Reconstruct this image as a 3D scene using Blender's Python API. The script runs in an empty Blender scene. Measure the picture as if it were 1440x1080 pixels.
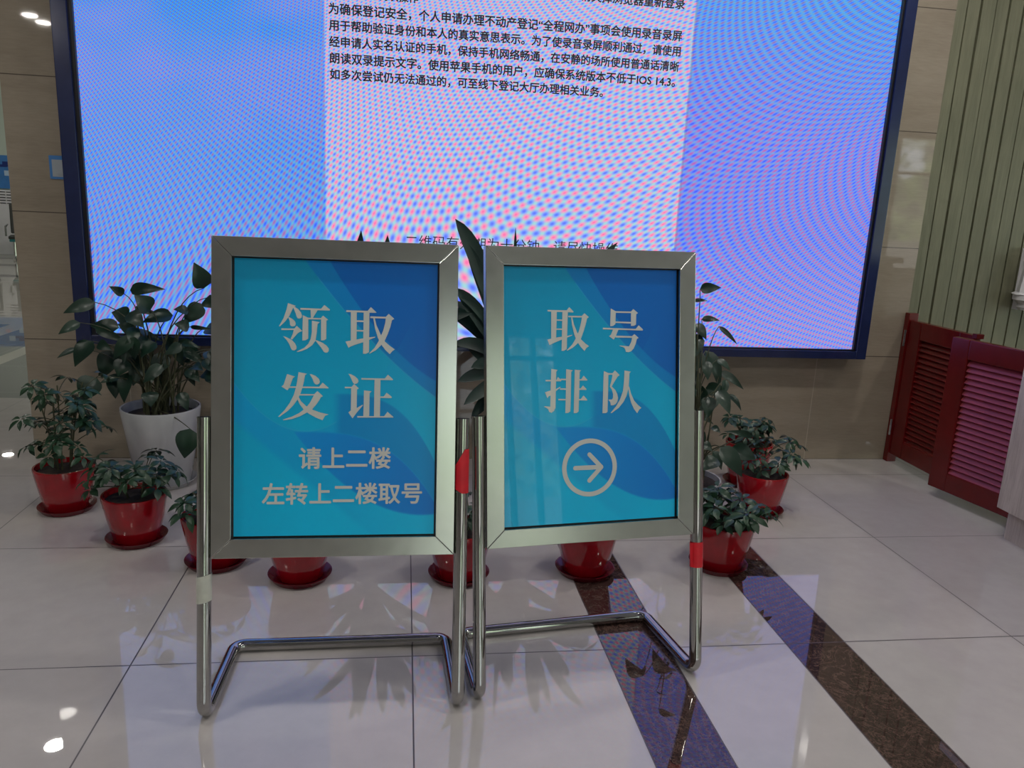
import bpy, bmesh, math, random
from mathutils import Vector, Matrix, Quaternion
from mathutils.geometry import tessellate_polygon

SC = bpy.context.scene
COL = SC.collection
PI = math.pi

# ------------------------------------------------------------------ camera
cam_d = bpy.data.cameras.new('camera')
cam = bpy.data.objects.new('camera', cam_d)
COL.objects.link(cam)
cam_d.sensor_width = 36.0
cam_d.lens = 1103.2166 / 1440 * 36.0
cam_d.clip_start = 0.05
cam_d.clip_end = 200
cam.matrix_world = Matrix(((0.99028664, -0.01453218, -0.13827937, 0.0),
                           (-0.13142422, 0.22681397, -0.96503010, 0.0),
                           (0.04538769, 0.97382968, 0.22270096, 1.3331),
                           (0, 0, 0, 1)))
SC.camera = cam

# ------------------------------------------------------------------ world, exposure
SC.view_settings.view_transform = 'Standard'
SC.view_settings.look = 'None'
SC.view_settings.gamma = 1.0
SC.view_settings.use_curve_mapping = False
SC.view_settings.exposure = 0.0
W = bpy.data.worlds.new('daylight')
SC.world = W
W.use_nodes = True
_bg = W.node_tree.nodes['Background']
_bg.inputs[1].default_value = 5.0
DOWNLIGHT_POWER = 13.0      # watts of each ceiling downlight (see build_downlight)

# ------------------------------------------------------------------ node helpers
class N:
    """a float socket with arithmetic"""
    def __init__(s, nt, sock): s.nt, s.s = nt, sock
    def _op(s, op, *o):
        n = s.nt.nodes.new('ShaderNodeMath'); n.operation = op
        for i, a in enumerate((s,) + o):
            if isinstance(a, N): s.nt.links.new(a.s, n.inputs[i])
            else: n.inputs[i].default_value = float(a)
        return N(s.nt, n.outputs[0])
    def __add__(s, o): return s._op('ADD', o)
    __radd__ = __add__
    def __sub__(s, o): return s._op('SUBTRACT', o)
    def __rsub__(s, o): return (s * -1.0) + o
    def __mul__(s, o): return s._op('MULTIPLY', o)
    __rmul__ = __mul__
    def __truediv__(s, o): return s._op('DIVIDE', o)
    def cos(s): return s._op('COSINE')
    def frac(s): return s._op('FRACT')
    def floor(s): return s._op('FLOOR')
    def abs(s): return s._op('ABSOLUTE')
    def lt(s, o): return s._op('LESS_THAN', o)
    def gt(s, o): return s._op('GREATER_THAN', o)
    def min(s, o): return s._op('MINIMUM', o)
    def max(s, o): return s._op('MAXIMUM', o)
    def step(s, w):                       # smooth 0..1 as s goes from -w to w
        n = s.nt.nodes.new('ShaderNodeMapRange'); n.interpolation_type = 'SMOOTHSTEP'
        s.nt.links.new(s.s, n.inputs[0]); n.inputs[1].default_value = -w; n.inputs[2].default_value = w
        return N(s.nt, n.outputs[0])
    def ramp(s, a, b):
        n = s.nt.nodes.new('ShaderNodeMapRange'); s.nt.links.new(s.s, n.inputs[0])
        n.inputs[1].default_value = a; n.inputs[2].default_value = b
        return N(s.nt, n.outputs[0])

def new_mat(name):
    m = bpy.data.materials.new(name); m.use_nodes = True
    nt = m.node_tree
    return m, nt, nt.nodes['Principled BSDF']

def xyz(nt, kind='pos'):
    if kind == 'pos': src = nt.nodes.new('ShaderNodeNewGeometry').outputs['Position']
    else: src = nt.nodes.new('ShaderNodeTexCoord').outputs[{'obj': 'Object', 'uv': 'UV'}[kind]]
    sp = nt.nodes.new('ShaderNodeSeparateXYZ'); nt.links.new(src, sp.inputs[0])
    return [N(nt, o) for o in sp.outputs], src

def noise(nt, src, scale, detail=4, rough=.55, stretch=None, dist=0.0, fac=True):
    if stretch:
        mp = nt.nodes.new('ShaderNodeMapping'); nt.links.new(src, mp.inputs[0])
        mp.inputs['Scale'].default_value = stretch; src = mp.outputs[0]
    n = nt.nodes.new('ShaderNodeTexNoise'); nt.links.new(src, n.inputs['Vector'])
    n.inputs['Scale'].default_value = scale; n.inputs['Detail'].default_value = detail
    n.inputs['Roughness'].default_value = rough; n.inputs['Distortion'].default_value = dist
    return N(nt, n.outputs[0])

def mix(nt, fac, a, b):
    n = nt.nodes.new('ShaderNodeMix'); n.data_type = 'RGBA'
    if isinstance(fac, N): nt.links.new(fac.s, n.inputs[0])
    else: n.inputs[0].default_value = fac
    for i, c in ((6, a), (7, b)):
        if isinstance(c, tuple): n.inputs[i].default_value = (*c[:3], 1)
        else: nt.links.new(c, n.inputs[i])
    return n.outputs[2]

def srgb(r, g, b):
    f = lambda c: (c / 255 / 12.92) if c <= 10 else ((c / 255 + .055) / 1.055) ** 2.4
    return (f(r), f(g), f(b))

def plain(name, col, rough=.5, metal=0.0, spec=.5, var=0.0, vscale=8, coat=0.0, sheen=None):
    m, nt, b = new_mat(name)
    b.inputs['Roughness'].default_value = rough
    b.inputs['Metallic'].default_value = metal
    b.inputs['Specular IOR Level'].default_value = spec
    b.inputs['Coat Weight'].default_value = coat
    b.inputs['Coat Roughness'].default_value = .06
    if var:
        _, src = xyz(nt, 'obj')
        f = noise(nt, src, vscale, 5)
        c = mix(nt, f.ramp(.3, .7), tuple(x * (1 - var) for x in col), tuple(min(1, x * (1 + var)) for x in col))
        nt.links.new(c, b.inputs['Base Color'])
    else:
        b.inputs['Base Color'].default_value = (*col, 1)
    return m

# bright overcast sky with the street trees low around the horizon
def build_world():
    nt = W.node_tree
    src = nt.nodes.new('ShaderNodeTexCoord').outputs['Generated']
    sp = nt.nodes.new('ShaderNodeSeparateXYZ'); nt.links.new(src, sp.inputs[0])
    z = N(nt, sp.outputs[2])
    f = noise(nt, src, 16, 7, .7)
    tree = ((f - .47) * 14.0 + (.24 - z) * 9.0).ramp(0, 1)
    green = mix(nt, noise(nt, src, 60, 4, .7).ramp(.4, .6), (.015, .03, .012), (.22, .32, .09))
    c = mix(nt, tree * .85, (.84, .93, 1.0), green)
    c = mix(nt, z.lt(-.02), c, (.30, .30, .29))
    nt.links.new(c, _bg.inputs[0])
build_world()

# ------------------------------------------------------------------ mesh helpers
class MB:
    def __init__(s): s.v, s.f, s.mi = [], [], []
    def add(s, vs, fs, mi=0):
        o = len(s.v); s.v += [tuple(v) for v in vs]
        s.f += [tuple(i + o for i in f) for f in fs]; s.mi += [mi] * len(fs)
        return s
    def box(s, x0, x1, y0, y1, z0, z1, mi=0, M=None):
        vs = [Vector((x, y, z)) for z in (z0, z1) for y in (y0, y1) for x in (x0, x1)]
        if M: vs = [M @ v for v in vs]
        return s.add(vs, [(0, 2, 3, 1), (4, 5, 7, 6), (0, 1, 5, 4), (2, 6, 7, 3), (0, 4, 6, 2), (1, 3, 7, 5)], mi)
    def lathe(s, prof, c=(0, 0, 0), n=32, mi=0, caps=True):
        o = []
        for r, z in prof:
            for k in range(n):
                a = 2 * PI * k / n
                o.append((c[0] + r * math.cos(a), c[1] + r * math.sin(a), c[2] + z))
        fs = []
        for i in range(len(prof) - 1):
            for k in range(n):
                k2 = (k + 1) % n
                fs.append((i * n + k, i * n + k2, (i + 1) * n + k2, (i + 1) * n + k))
        if caps:
            fs.append(tuple(range(n - 1, -1, -1)))
            fs.append(tuple((len(prof) - 1) * n + k for k in range(n)))
        return s.add(o, fs, mi)
    def tube(s, pts, rad, n=10, mi=0, caps=True):
        pts = [Vector(p) for p in pts]
        if not isinstance(rad, (list, tuple)): rad = [rad] * len(pts)
        o, fs = [], []
        t0 = (pts[1] - pts[0]).normalized()
        up = Vector((0, 0, 1)) if abs(t0.z) < .9 else Vector((1, 0, 0))
        nrm = (up - t0 * up.dot(t0)).normalized()
        for i, p in enumerate(pts):
            if i == 0: t = pts[1] - pts[0]
            elif i == len(pts) - 1: t = pts[-1] - pts[-2]
            else: t = (pts[i + 1] - p).normalized() + (p - pts[i - 1]).normalized()
            t = t.normalized() if t.length > 1e-9 else t0
            nrm = (nrm - t * nrm.dot(t)).normalized()
            bn = t.cross(nrm)
            for k in range(n):
                a = 2 * PI * k / n
                o.append(p + (nrm * math.cos(a) + bn * math.sin(a)) * rad[i])
        for i in range(len(pts) - 1):
            for k in range(n):
                k2 = (k + 1) % n
                fs.append((i * n + k, i * n + k2, (i + 1) * n + k2, (i + 1) * n + k))
        if caps:
            fs.append(tuple(range(n - 1, -1, -1)))
            fs.append(tuple((len(pts) - 1) * n + k for k in range(n)))
        return s.add(o, fs, mi)
    def build(s, name, mats, parent=None, smooth=False, loc=None, bevel=0.0, angle=35):
        me = bpy.data.meshes.new(name)
        me.from_pydata([tuple(v) for v in s.v], [], s.f)
        if not isinstance(mats, (list, tuple)): mats = [mats]
        for m in mats: me.materials.append(m)
        if len(mats) > 1: me.polygons.foreach_set('material_index', s.mi)
        bm = bmesh.new(); bm.from_mesh(me)
        bmesh.ops.recalc_face_normals(bm, faces=bm.faces)
        if bevel:
            bmesh.ops.bevel(bm, geom=[e for e in bm.edges if len(e.link_faces) == 2 and e.calc_face_angle(0) > .6],
                            offset=bevel, segments=2, affect='EDGES', profile=.6)
        if smooth:
            for f in bm.faces: f.smooth = True
            for e in bm.edges:
                if len(e.link_faces) == 2 and e.calc_face_angle(0) > math.radians(angle): e.smooth = False
        bm.to_mesh(me); bm.free(); me.update()
        o = bpy.data.objects.new(name, me); COL.objects.link(o)
        if parent: o.parent = parent
        if loc: o.location = loc
        return o

def tag(o, label, cat, group=None):
    o['label'] = label; o['category'] = cat
    if group: o['group'] = group
    return o
def struct(o):
    o['kind'] = 'structure'; return o
def thing(name, label, cat, loc=(0, 0, 0), rz=0.0, group=None):
    o = bpy.data.objects.new(name, None); COL.objects.link(o)
    o.empty_display_size = .05
    o.location = loc; o.rotation_euler = (0, 0, rz)
    return tag(o, label, cat, group)

def fillet(pts, r, n=6):
    """polyline with rounded inner corners"""
    pts = [Vector(p) for p in pts]; out = [pts[0]]
    for a, b, c in zip(pts, pts[1:], pts[2:]):
        d1 = (a - b).normalized(); d2 = (c - b).normalized()
        ang = d1.angle(d2); l = r / math.tan(ang / 2)
        cen = b + (d1 + d2).normalized() * (r / math.sin(ang / 2))
        p1, p2 = b + d1 * l, b + d2 * l
        v1, v2 = p1 - cen, p2 - cen
        for k in range(n + 1):
            t = k / n; th = v1.angle(v2)
            out.append(cen + (v1 * math.sin((1 - t) * th) + v2 * math.sin(t * th)) / math.sin(th))
    out.append(pts[-1]); return out

def text_mesh(txt, bold=0.0):
    cu = bpy.data.curves.new('t', 'FONT'); cu.body = txt; cu.size = 1.0
    cu.resolution_u = 3
    o = bpy.data.objects.new('t', cu); COL.objects.link(o)
    dg = bpy.context.evaluated_depsgraph_get(); dg.update()
    me = bpy.data.meshes.new_from_object(o.evaluated_get(dg))
    bpy.data.objects.remove(o); bpy.data.curves.remove(cu)
    return me

def text_obj(name, txt, mat, parent, width, x, zc, place, bold=0.0, eps=Vector((0, -.00002, 0))):
    """text fitted to a width; place(a, b) maps in-plane coordinates to a point"""
    me = text_mesh(txt, bold)
    xs = [v.co.x for v in me.vertices]; ys = [v.co.y for v in me.vertices]
    x0, x1, y0, y1 = min(xs), max(xs), min(ys), max(ys)
    s = width / (x1 - x0); yc = (y0 + y1) / 2
    vs = [(v.co.x, v.co.y) for v in me.vertices]; fs = [tuple(q.vertices) for q in me.polygons]
    sh = [(bold * math.cos(2 * PI * k / 8), bold * math.sin(2 * PI * k / 8)) for k in range(8)] if bold else [(0, 0)]
    mb = MB()
    for i, (dx, dy) in enumerate(sh):
        mb.add([place(x + (px + dx - x0) * s, zc + (py + dy - yc) * s) + eps * i for px, py in vs], fs)
    me = bpy.data.meshes.new(name); me.from_pydata([tuple(v) for v in mb.v], [], mb.f)
    me.materials.clear(); me.materials.append(mat); me.name = name
    o = bpy.data.objects.new(name, me); COL.objects.link(o); o.parent = parent
    return o
GLYPHS={'领':[[(-0.1233,1.0632),(-0.1037,1.0563),(-0.1081,1.0536),(-0.1105,1.0511),(-0.1201,1.0299),(-0.1298,1.0163),(-0.1427,1.0035),(-0.1451,1.0039),(-0.1339,1.0246),(-0.1268,1.0464)],[(-0.1102,1.0522),(-0.1065,1.0537),(-0.0975,1.0481),(-0.0909,1.0399),(-0.0884,1.0324),(-0.0895,1.0265),(-0.094,1.0244),(-0.0989,1.0246),(-0.1014,1.0287),(-0.1039,1.037)],[(-0.1221,1.0265),(-0.1201,1.0274),(-0.1111,1.0226),(-0.1054,1.0169),(-0.1037,1.0111),(-0.1053,1.006),(-0.1102,1.0042),(-0.1151,1.005),(-0.1179,1.0082),(-0.1184,1.0166)],[(-0.1391,0.9985),(-0.1069,0.9989),(-0.1012,1.0061),(-0.0873,0.993),(-0.0938,0.9904),(-0.0987,0.9869),(-0.1124,0.9707),(-0.1162,0.9731),(-0.1109,0.985),(-0.1085,0.9951),(-0.1391,0.9944)],[(-0.1348,0.9791),(-0.1279,0.977),(-0.1132,0.9698),(-0.105,0.9608),(-0.1012,0.9524),(-0.1019,0.9466),(-0.1065,0.9431),(-0.1122,0.9438),(-0.115,0.948),(-0.1197,0.9596),(-0.1262,0.9695)],[(-0.0926,1.0515),(-0.041,1.0509),(-0.0329,1.0607),(-0.0191,1.0497),(-0.0196,1.0468),(-0.0926,1.047)],[(-0.0672,1.048),(-0.0492,1.0477),(-0.0613,1.0272),(-0.0605,1.0261),(-0.0662,1.0259)],[(-0.0864,1.0333),(-0.0728,1.0269),(-0.0724,0.974),(-0.0789,0.9697),(-0.0871,0.9687)],[(-0.0736,1.0272),(-0.0408,1.0269),(-0.0408,1.0235),(-0.0728,1.0231)],[(-0.0408,1.0277),(-0.0359,1.0334),(-0.0231,1.0231),(-0.0276,1.0213),(-0.0276,0.9742),(-0.0329,0.9707),(-0.0406,0.9697)],[(-0.0637,1.0199),(-0.044,1.0164),(-0.0497,1.0115),(-0.0512,0.9913),(-0.0543,0.9694),(-0.0624,0.9574),(-0.0754,0.9479),(-0.0885,0.9418),(-0.0996,0.939),(-0.1003,0.9407),(-0.082,0.9503),(-0.0723,0.9606),(-0.0666,0.9725),(-0.0635,0.991)],[(-0.0546,0.9694),(-0.0518,0.9703),(-0.0361,0.9639),(-0.0262,0.9565),(-0.0211,0.9498),(-0.0211,0.9431),(-0.0244,0.9393),(-0.0293,0.9387),(-0.0335,0.9411),(-0.041,0.9528)]],'取':[[(0.0219,1.0487),(0.0761,1.0485),(0.084,1.0585),(0.0984,1.0453),(0.0979,1.044),(0.0803,1.0438),(0.022,1.0443)],[(0.0336,1.0457),(0.0486,1.046),(0.0486,0.9664),(0.0344,0.9662)],[(0.0661,1.0465),(0.0806,1.0469),(0.0806,0.9424),(0.0731,0.938),(0.0656,0.9379)],[(0.048,1.0235),(0.0663,1.0233),(0.0664,1.0194),(0.048,1.0196)],[(0.0482,0.999),(0.0666,0.9987),(0.0667,0.9948),(0.0483,0.9951)],[(0.0208,0.9684),(0.051,0.9746),(0.081,0.9807),(0.0961,0.9824),(0.0961,0.9807),(0.0678,0.9685),(0.0445,0.9604),(0.032,0.9551),(0.0287,0.9521)],[(0.0829,1.0346),(0.1241,1.0344),(0.1241,1.0298),(0.083,1.03)],[(0.1232,1.0353),(0.1299,1.0422),(0.1444,1.0295),(0.1385,1.0263),(0.1345,1.0092),(0.128,0.9903),(0.1198,0.9713),(0.1098,0.9592),(0.0982,0.9479),(0.0832,0.9387),(0.0807,0.939),(0.0948,0.9538),(0.1047,0.971),(0.1161,0.9985),(0.1209,1.0173),(0.1224,1.0301)],[(0.0905,1.0305),(0.0942,1.0303),(0.0991,1.0117),(0.1103,0.9873),(0.1215,0.9697),(0.1334,0.9597),(0.1467,0.9505),(0.1404,0.9461),(0.1337,0.938),(0.1218,0.9492),(0.1123,0.9618),(0.1029,0.9795),(0.095,1.0048)]],'发':[[(-0.1243,0.8826),(-0.1047,0.8765),(-0.1101,0.8722),(-0.1133,0.8629),(-0.1173,0.8511),(-0.1009,0.8513),(-0.1009,0.8476),(-0.1186,0.8474),(-0.1234,0.8412),(-0.1381,0.8505),(-0.1328,0.8551),(-0.1288,0.8678)],[(-0.0862,0.8511),(-0.0442,0.8512),(-0.0357,0.8619),(-0.0206,0.8489),(-0.021,0.8472),(-0.0862,0.8473)],[(-0.096,0.8881),(-0.0749,0.884),(-0.0798,0.8803),(-0.0822,0.865),(-0.0862,0.8481),(-0.091,0.8328),(-0.0982,0.8176),(-0.1088,0.8023),(-0.1218,0.7886),(-0.1429,0.7729),(-0.1458,0.7736),(-0.1299,0.7902),(-0.117,0.8089),(-0.1073,0.8293),(-0.1017,0.8496),(-0.0986,0.8682)],[(-0.068,0.883),(-0.0643,0.8834),(-0.0535,0.879),(-0.0452,0.8715),(-0.0424,0.8647),(-0.0443,0.8596),(-0.0492,0.8567),(-0.0542,0.8578),(-0.0575,0.862),(-0.0609,0.8712)],[(-0.0934,0.832),(-0.0564,0.832),(-0.0483,0.8401),(-0.0344,0.827),(-0.0399,0.8241),(-0.0439,0.8164),(-0.0513,0.8053),(-0.0611,0.7934),(-0.0742,0.7848),(-0.0922,0.7745),(-0.1118,0.7676),(-0.1322,0.7644),(-0.1339,0.7662),(-0.1118,0.7735),(-0.0939,0.7829),(-0.0775,0.7958),(-0.0661,0.8111),(-0.0572,0.8287),(-0.0934,0.8283)],[(-0.0987,0.8201),(-0.095,0.8244),(-0.0892,0.8134),(-0.0759,0.8009),(-0.0594,0.7917),(-0.0412,0.785),(-0.0199,0.7801),(-0.0287,0.7766),(-0.0352,0.7652),(-0.051,0.7714),(-0.0692,0.7814),(-0.0824,0.7923),(-0.0924,0.8058)]],'证':[[(0.0289,0.8856),(0.0353,0.8845),(0.0453,0.8795),(0.0529,0.8728),(0.0547,0.8669),(0.0522,0.8617),(0.0456,0.8591),(0.0414,0.8616),(0.0379,0.8692),(0.0337,0.8785)],[(0.0203,0.852),(0.0373,0.8518),(0.0439,0.8591),(0.056,0.8482),(0.0512,0.8455),(0.0509,0.7969),(0.0654,0.8059),(0.0671,0.8047),(0.0514,0.7858),(0.0406,0.7703),(0.0299,0.7856),(0.0362,0.7908),(0.0365,0.8483),(0.0203,0.8481)],[(0.0621,0.875),(0.1218,0.8747),(0.1296,0.8847),(0.143,0.8729),(0.1422,0.8707),(0.0622,0.8709)],[(0.0957,0.8734),(0.1109,0.8736),(0.1104,0.775),(0.0952,0.7749)],[(0.1106,0.8279),(0.1199,0.828),(0.1268,0.8379),(0.1407,0.8269),(0.1394,0.8239),(0.1106,0.8243)],[(0.0688,0.8432),(0.0885,0.8409),(0.0835,0.8365),(0.083,0.7749),(0.0679,0.7747),(0.0688,0.8124)],[(0.0528,0.7764),(0.1213,0.7765),(0.1297,0.7881),(0.1454,0.7744),(0.1443,0.7732),(0.0528,0.7726)]],'号':[[(0.0535,1.063),(0.0695,1.0549),(0.0687,1.05),(0.0674,1.0194),(0.0608,1.0145),(0.0519,1.0131)],[(0.0678,1.0554),(0.1152,1.055),(0.1152,1.0507),(0.0687,1.0511)],[(0.1148,1.0554),(0.1215,1.0621),(0.136,1.0509),(0.1306,1.0477),(0.1299,1.0181),(0.1236,1.015),(0.1145,1.0147)],[(0.067,1.0269),(0.1154,1.0258),(0.1154,1.0213),(0.067,1.0231)],[(0.0302,1.0094),(0.129,1.0064),(0.138,1.0164),(0.1517,1.0048),(0.1499,1.0018),(0.0302,1.0049)],[(0.0609,1.0054),(0.0769,1.0046),(0.069,0.9864),(0.0628,0.9764),(0.0485,0.986),(0.0538,0.9893)],[(0.0681,0.9872),(0.1192,0.9859),(0.1189,0.9814),(0.0681,0.9822)],[(0.1174,0.9856),(0.125,0.9919),(0.1382,0.9811),(0.1328,0.9781),(0.1293,0.9647),(0.123,0.9514),(0.1158,0.9439),(0.1086,0.9411),(0.0996,0.9418),(0.0978,0.9482),(0.0942,0.954),(0.0798,0.9587),(0.0816,0.9598),(0.1086,0.9573),(0.1148,0.9681),(0.1175,0.9781)]],'取2':[[(-0.1315,1.0572),(-0.0766,1.0566),(-0.0688,1.0655),(-0.0559,1.0527),(-0.0576,1.051),(-0.1315,1.053)],[(-0.121,1.0532),(-0.1048,1.0534),(-0.107,0.9765),(-0.121,0.9765)],[(-0.0886,1.0535),(-0.0731,1.0525),(-0.0761,0.9505),(-0.0842,0.9456),(-0.091,0.9456)],[(-0.1065,1.0315),(-0.0886,1.0313),(-0.0886,1.0276),(-0.1065,1.028)],[(-0.1065,1.0068),(-0.0885,1.0065),(-0.0885,1.003),(-0.1065,1.0032)],[(-0.1315,0.9765),(-0.1056,0.9822),(-0.0765,0.9863),(-0.0601,0.9895),(-0.0601,0.9879),(-0.0765,0.9814),(-0.0902,0.9765),(-0.1108,0.9684),(-0.1261,0.9612)],[(-0.0717,1.0418),(-0.0316,1.0413),(-0.0316,1.0374),(-0.0717,1.0378)],[(-0.0325,1.0415),(-0.0247,1.0489),(-0.0115,1.0387),(-0.0168,1.0346),(-0.0202,1.0207),(-0.0263,1.001),(-0.0349,0.9781),(-0.0453,0.9651),(-0.0592,0.9537),(-0.0738,0.9464),(-0.0764,0.9472),(-0.0609,0.9618),(-0.0506,0.9781),(-0.0402,1.001),(-0.0342,1.0239),(-0.0321,1.0374)],[(-0.0636,1.0375),(-0.0598,1.0375),(-0.0558,1.0189),(-0.0454,0.9953),(-0.0341,0.9765),(-0.021,0.965),(-0.0108,0.9584),(-0.0183,0.9535),(-0.0244,0.945),(-0.0358,0.9569),(-0.0453,0.97),(-0.054,0.9895),(-0.061,1.0172)]],'排':[[(-0.1206,0.8963),(-0.1022,0.8933),(-0.1064,0.8888),(-0.1076,0.8351),(-0.1086,0.7894),(-0.1132,0.7805),(-0.1201,0.7757),(-0.1269,0.7784),(-0.1295,0.7858),(-0.1338,0.7891),(-0.1411,0.7926),(-0.1397,0.7942),(-0.1235,0.7926),(-0.1223,0.8483)],[(-0.1372,0.8664),(-0.1056,0.866),(-0.1018,0.8741),(-0.091,0.8642),(-0.0935,0.8618),(-0.1372,0.8625)],[(-0.1389,0.8324),(-0.121,0.8377),(-0.1073,0.8408),(-0.0944,0.8471),(-0.0935,0.8459),(-0.1073,0.8351),(-0.1227,0.8239),(-0.1286,0.8208),(-0.1321,0.8163)],[(-0.0777,0.8953),(-0.0582,0.8919),(-0.0629,0.8875),(-0.0641,0.8146),(-0.0655,0.7785),(-0.071,0.7745),(-0.08,0.7736),(-0.0788,0.8149)],[(-0.0527,0.8934),(-0.0339,0.8916),(-0.0382,0.8872),(-0.0395,0.8306),(-0.0411,0.7779),(-0.0467,0.7734),(-0.0554,0.773),(-0.0541,0.8308)],[(-0.0936,0.8691),(-0.0777,0.8686),(-0.0777,0.8643),(-0.0936,0.8655)],[(-0.0956,0.8427),(-0.0784,0.8421),(-0.0784,0.8381),(-0.0956,0.8389)],[(-0.1004,0.8137),(-0.0787,0.8129),(-0.0787,0.8092),(-0.1004,0.8096)],[(-0.039,0.867),(-0.0338,0.867),(-0.0265,0.8767),(-0.0151,0.8647),(-0.0163,0.8631),(-0.039,0.8634)],[(-0.0395,0.8412),(-0.0355,0.8412),(-0.0285,0.8498),(-0.018,0.8392),(-0.0189,0.8368),(-0.0395,0.8375)],[(-0.0401,0.8121),(-0.0346,0.812),(-0.0267,0.8218),(-0.0153,0.8095),(-0.0162,0.8075),(-0.0401,0.8083)]],'队':[[(0.0335,0.8889),(0.0472,0.8829),(0.0468,0.8456),(0.0449,0.7741),(0.0396,0.7709),(0.0298,0.7708),(0.0314,0.8293)],[(0.0463,0.8825),(0.0596,0.8823),(0.0597,0.8781),(0.0468,0.8783)],[(0.0596,0.8823),(0.0667,0.8902),(0.0811,0.8767),(0.0749,0.8726),(0.0642,0.857),(0.0571,0.8454),(0.0679,0.8353),(0.0742,0.8235),(0.0766,0.8118),(0.0743,0.8018),(0.069,0.7952),(0.0627,0.7924),(0.0547,0.7922),(0.0538,0.7989),(0.052,0.8031),(0.0475,0.8073),(0.0484,0.8087),(0.0582,0.8085),(0.0612,0.8137),(0.0613,0.8237),(0.0581,0.8354),(0.0514,0.8452),(0.0553,0.8571),(0.0588,0.872)],[(0.0954,0.8899),(0.1153,0.886),(0.1108,0.8822),(0.11,0.8647),(0.1083,0.8396),(0.1021,0.8179),(0.0932,0.8014),(0.0789,0.785),(0.0575,0.7705),(0.0539,0.7709),(0.0699,0.7885),(0.0824,0.8083),(0.0912,0.8315),(0.0943,0.8582)],[(0.107,0.8413),(0.1101,0.8446),(0.1156,0.8244),(0.1257,0.804),(0.1367,0.792),(0.1481,0.783),(0.1413,0.7785),(0.135,0.7682),(0.125,0.7805),(0.1167,0.7975),(0.1112,0.8161)]]}
LEFT_LEAVES = [(-0.854, 3.54, 0.922, -0.885, 3.51, 1.032, 0.072), (-1.179, 3.604, 0.896, -1.025, 3.574, 0.907, 0.047), (-1.226, 3.668, 0.87, -1.276, 3.638, 0.905, 0.034), (-1.086, 3.556, 0.816, -1.138, 3.526, 0.884, 0.072), (-1.333, 3.62, 0.836, -1.453, 3.59, 0.789, 0.05), (-1.216, 3.684, 0.766, -1.279, 3.654, 0.788, 0.068), (-1.178, 3.572, 0.802, -1.112, 3.542, 0.742, 0.059), (-1.016, 3.636, 0.785, -1.137, 3.606, 0.754, 0.064), (-1.194, 3.7, 0.81, -1.06, 3.67, 0.769, 0.024), (-0.938, 3.588, 0.81, -0.99, 3.558, 0.822, 0.04), (-0.895, 3.652, 0.838, -0.968, 3.622, 0.752, 0.064), (-0.848, 3.54, 0.879, -0.81, 3.51, 0.84, 0.052), (-0.94, 3.604, 0.739, -0.995, 3.574, 0.756, 0.047), (-0.953, 3.668, 0.73, -0.846, 3.638, 0.726, 0.017), (-1.375, 3.556, 0.755, -1.454, 3.526, 0.708, 0.039), (-1.336, 3.62, 0.73, -1.209, 3.59, 0.667, 0.04), (-1.192, 3.684, 0.701, -1.257, 3.654, 0.737, 0.054), (-1.334, 3.572, 0.671, -1.405, 3.542, 0.564, 0.079), (-1.43, 3.636, 0.625, -1.501, 3.606, 0.587, 0.023), (-1.305, 3.7, 0.606, -1.346, 3.67, 0.484, 0.075), (-1.208, 3.588, 0.587, -1.238, 3.558, 0.521, 0.066), (-1.203, 3.652, 0.594, -1.179, 3.622, 0.541, 0.054), (-1.319, 3.54, 0.517, -1.377, 3.51, 0.417, 0.092), (-1.21, 3.604, 0.528, -1.224, 3.574, 0.396, 0.053), (-1.295, 3.668, 0.496, -1.282, 3.638, 0.399, 0.054), (-1.066, 3.556, 0.673, -1.127, 3.526, 0.614, 0.053), (-1.048, 3.62, 0.613, -1.106, 3.59, 0.509, 0.064), (-1.074, 3.684, 0.637, -0.99, 3.654, 0.651, 0.061), (-0.968, 3.572, 0.666, -1.032, 3.542, 0.625, 0.04), (-0.986, 3.636, 0.634, -0.873, 3.606, 0.566, 0.04), (-1.188, 3.7, 0.692, -1.075, 3.67, 0.66, 0.034), (-0.972, 3.588, 0.67, -0.886, 3.558, 0.654, 0.027), (-1.006, 3.652, 0.429, -0.968, 3.622, 0.349, 0.047), (-1.103, 3.54, 0.458, -1.092, 3.51, 0.397, 0.059), (-0.957, 3.604, 0.549, -0.899, 3.574, 0.496, 0.047), (-1.102, 3.668, 0.492, -1.052, 3.638, 0.442, 0.047), (-1.308, 3.556, 0.668, -1.243, 3.526, 0.643, 0.039), (-1.241, 3.62, 0.507, -1.327, 3.59, 0.48, 0.03), (-0.894, 3.684, 0.498, -0.853, 3.654, 0.465, 0.031), (-0.909, 3.42, 0.324, -0.935, 3.41, 0.193, 0.08)]
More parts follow.
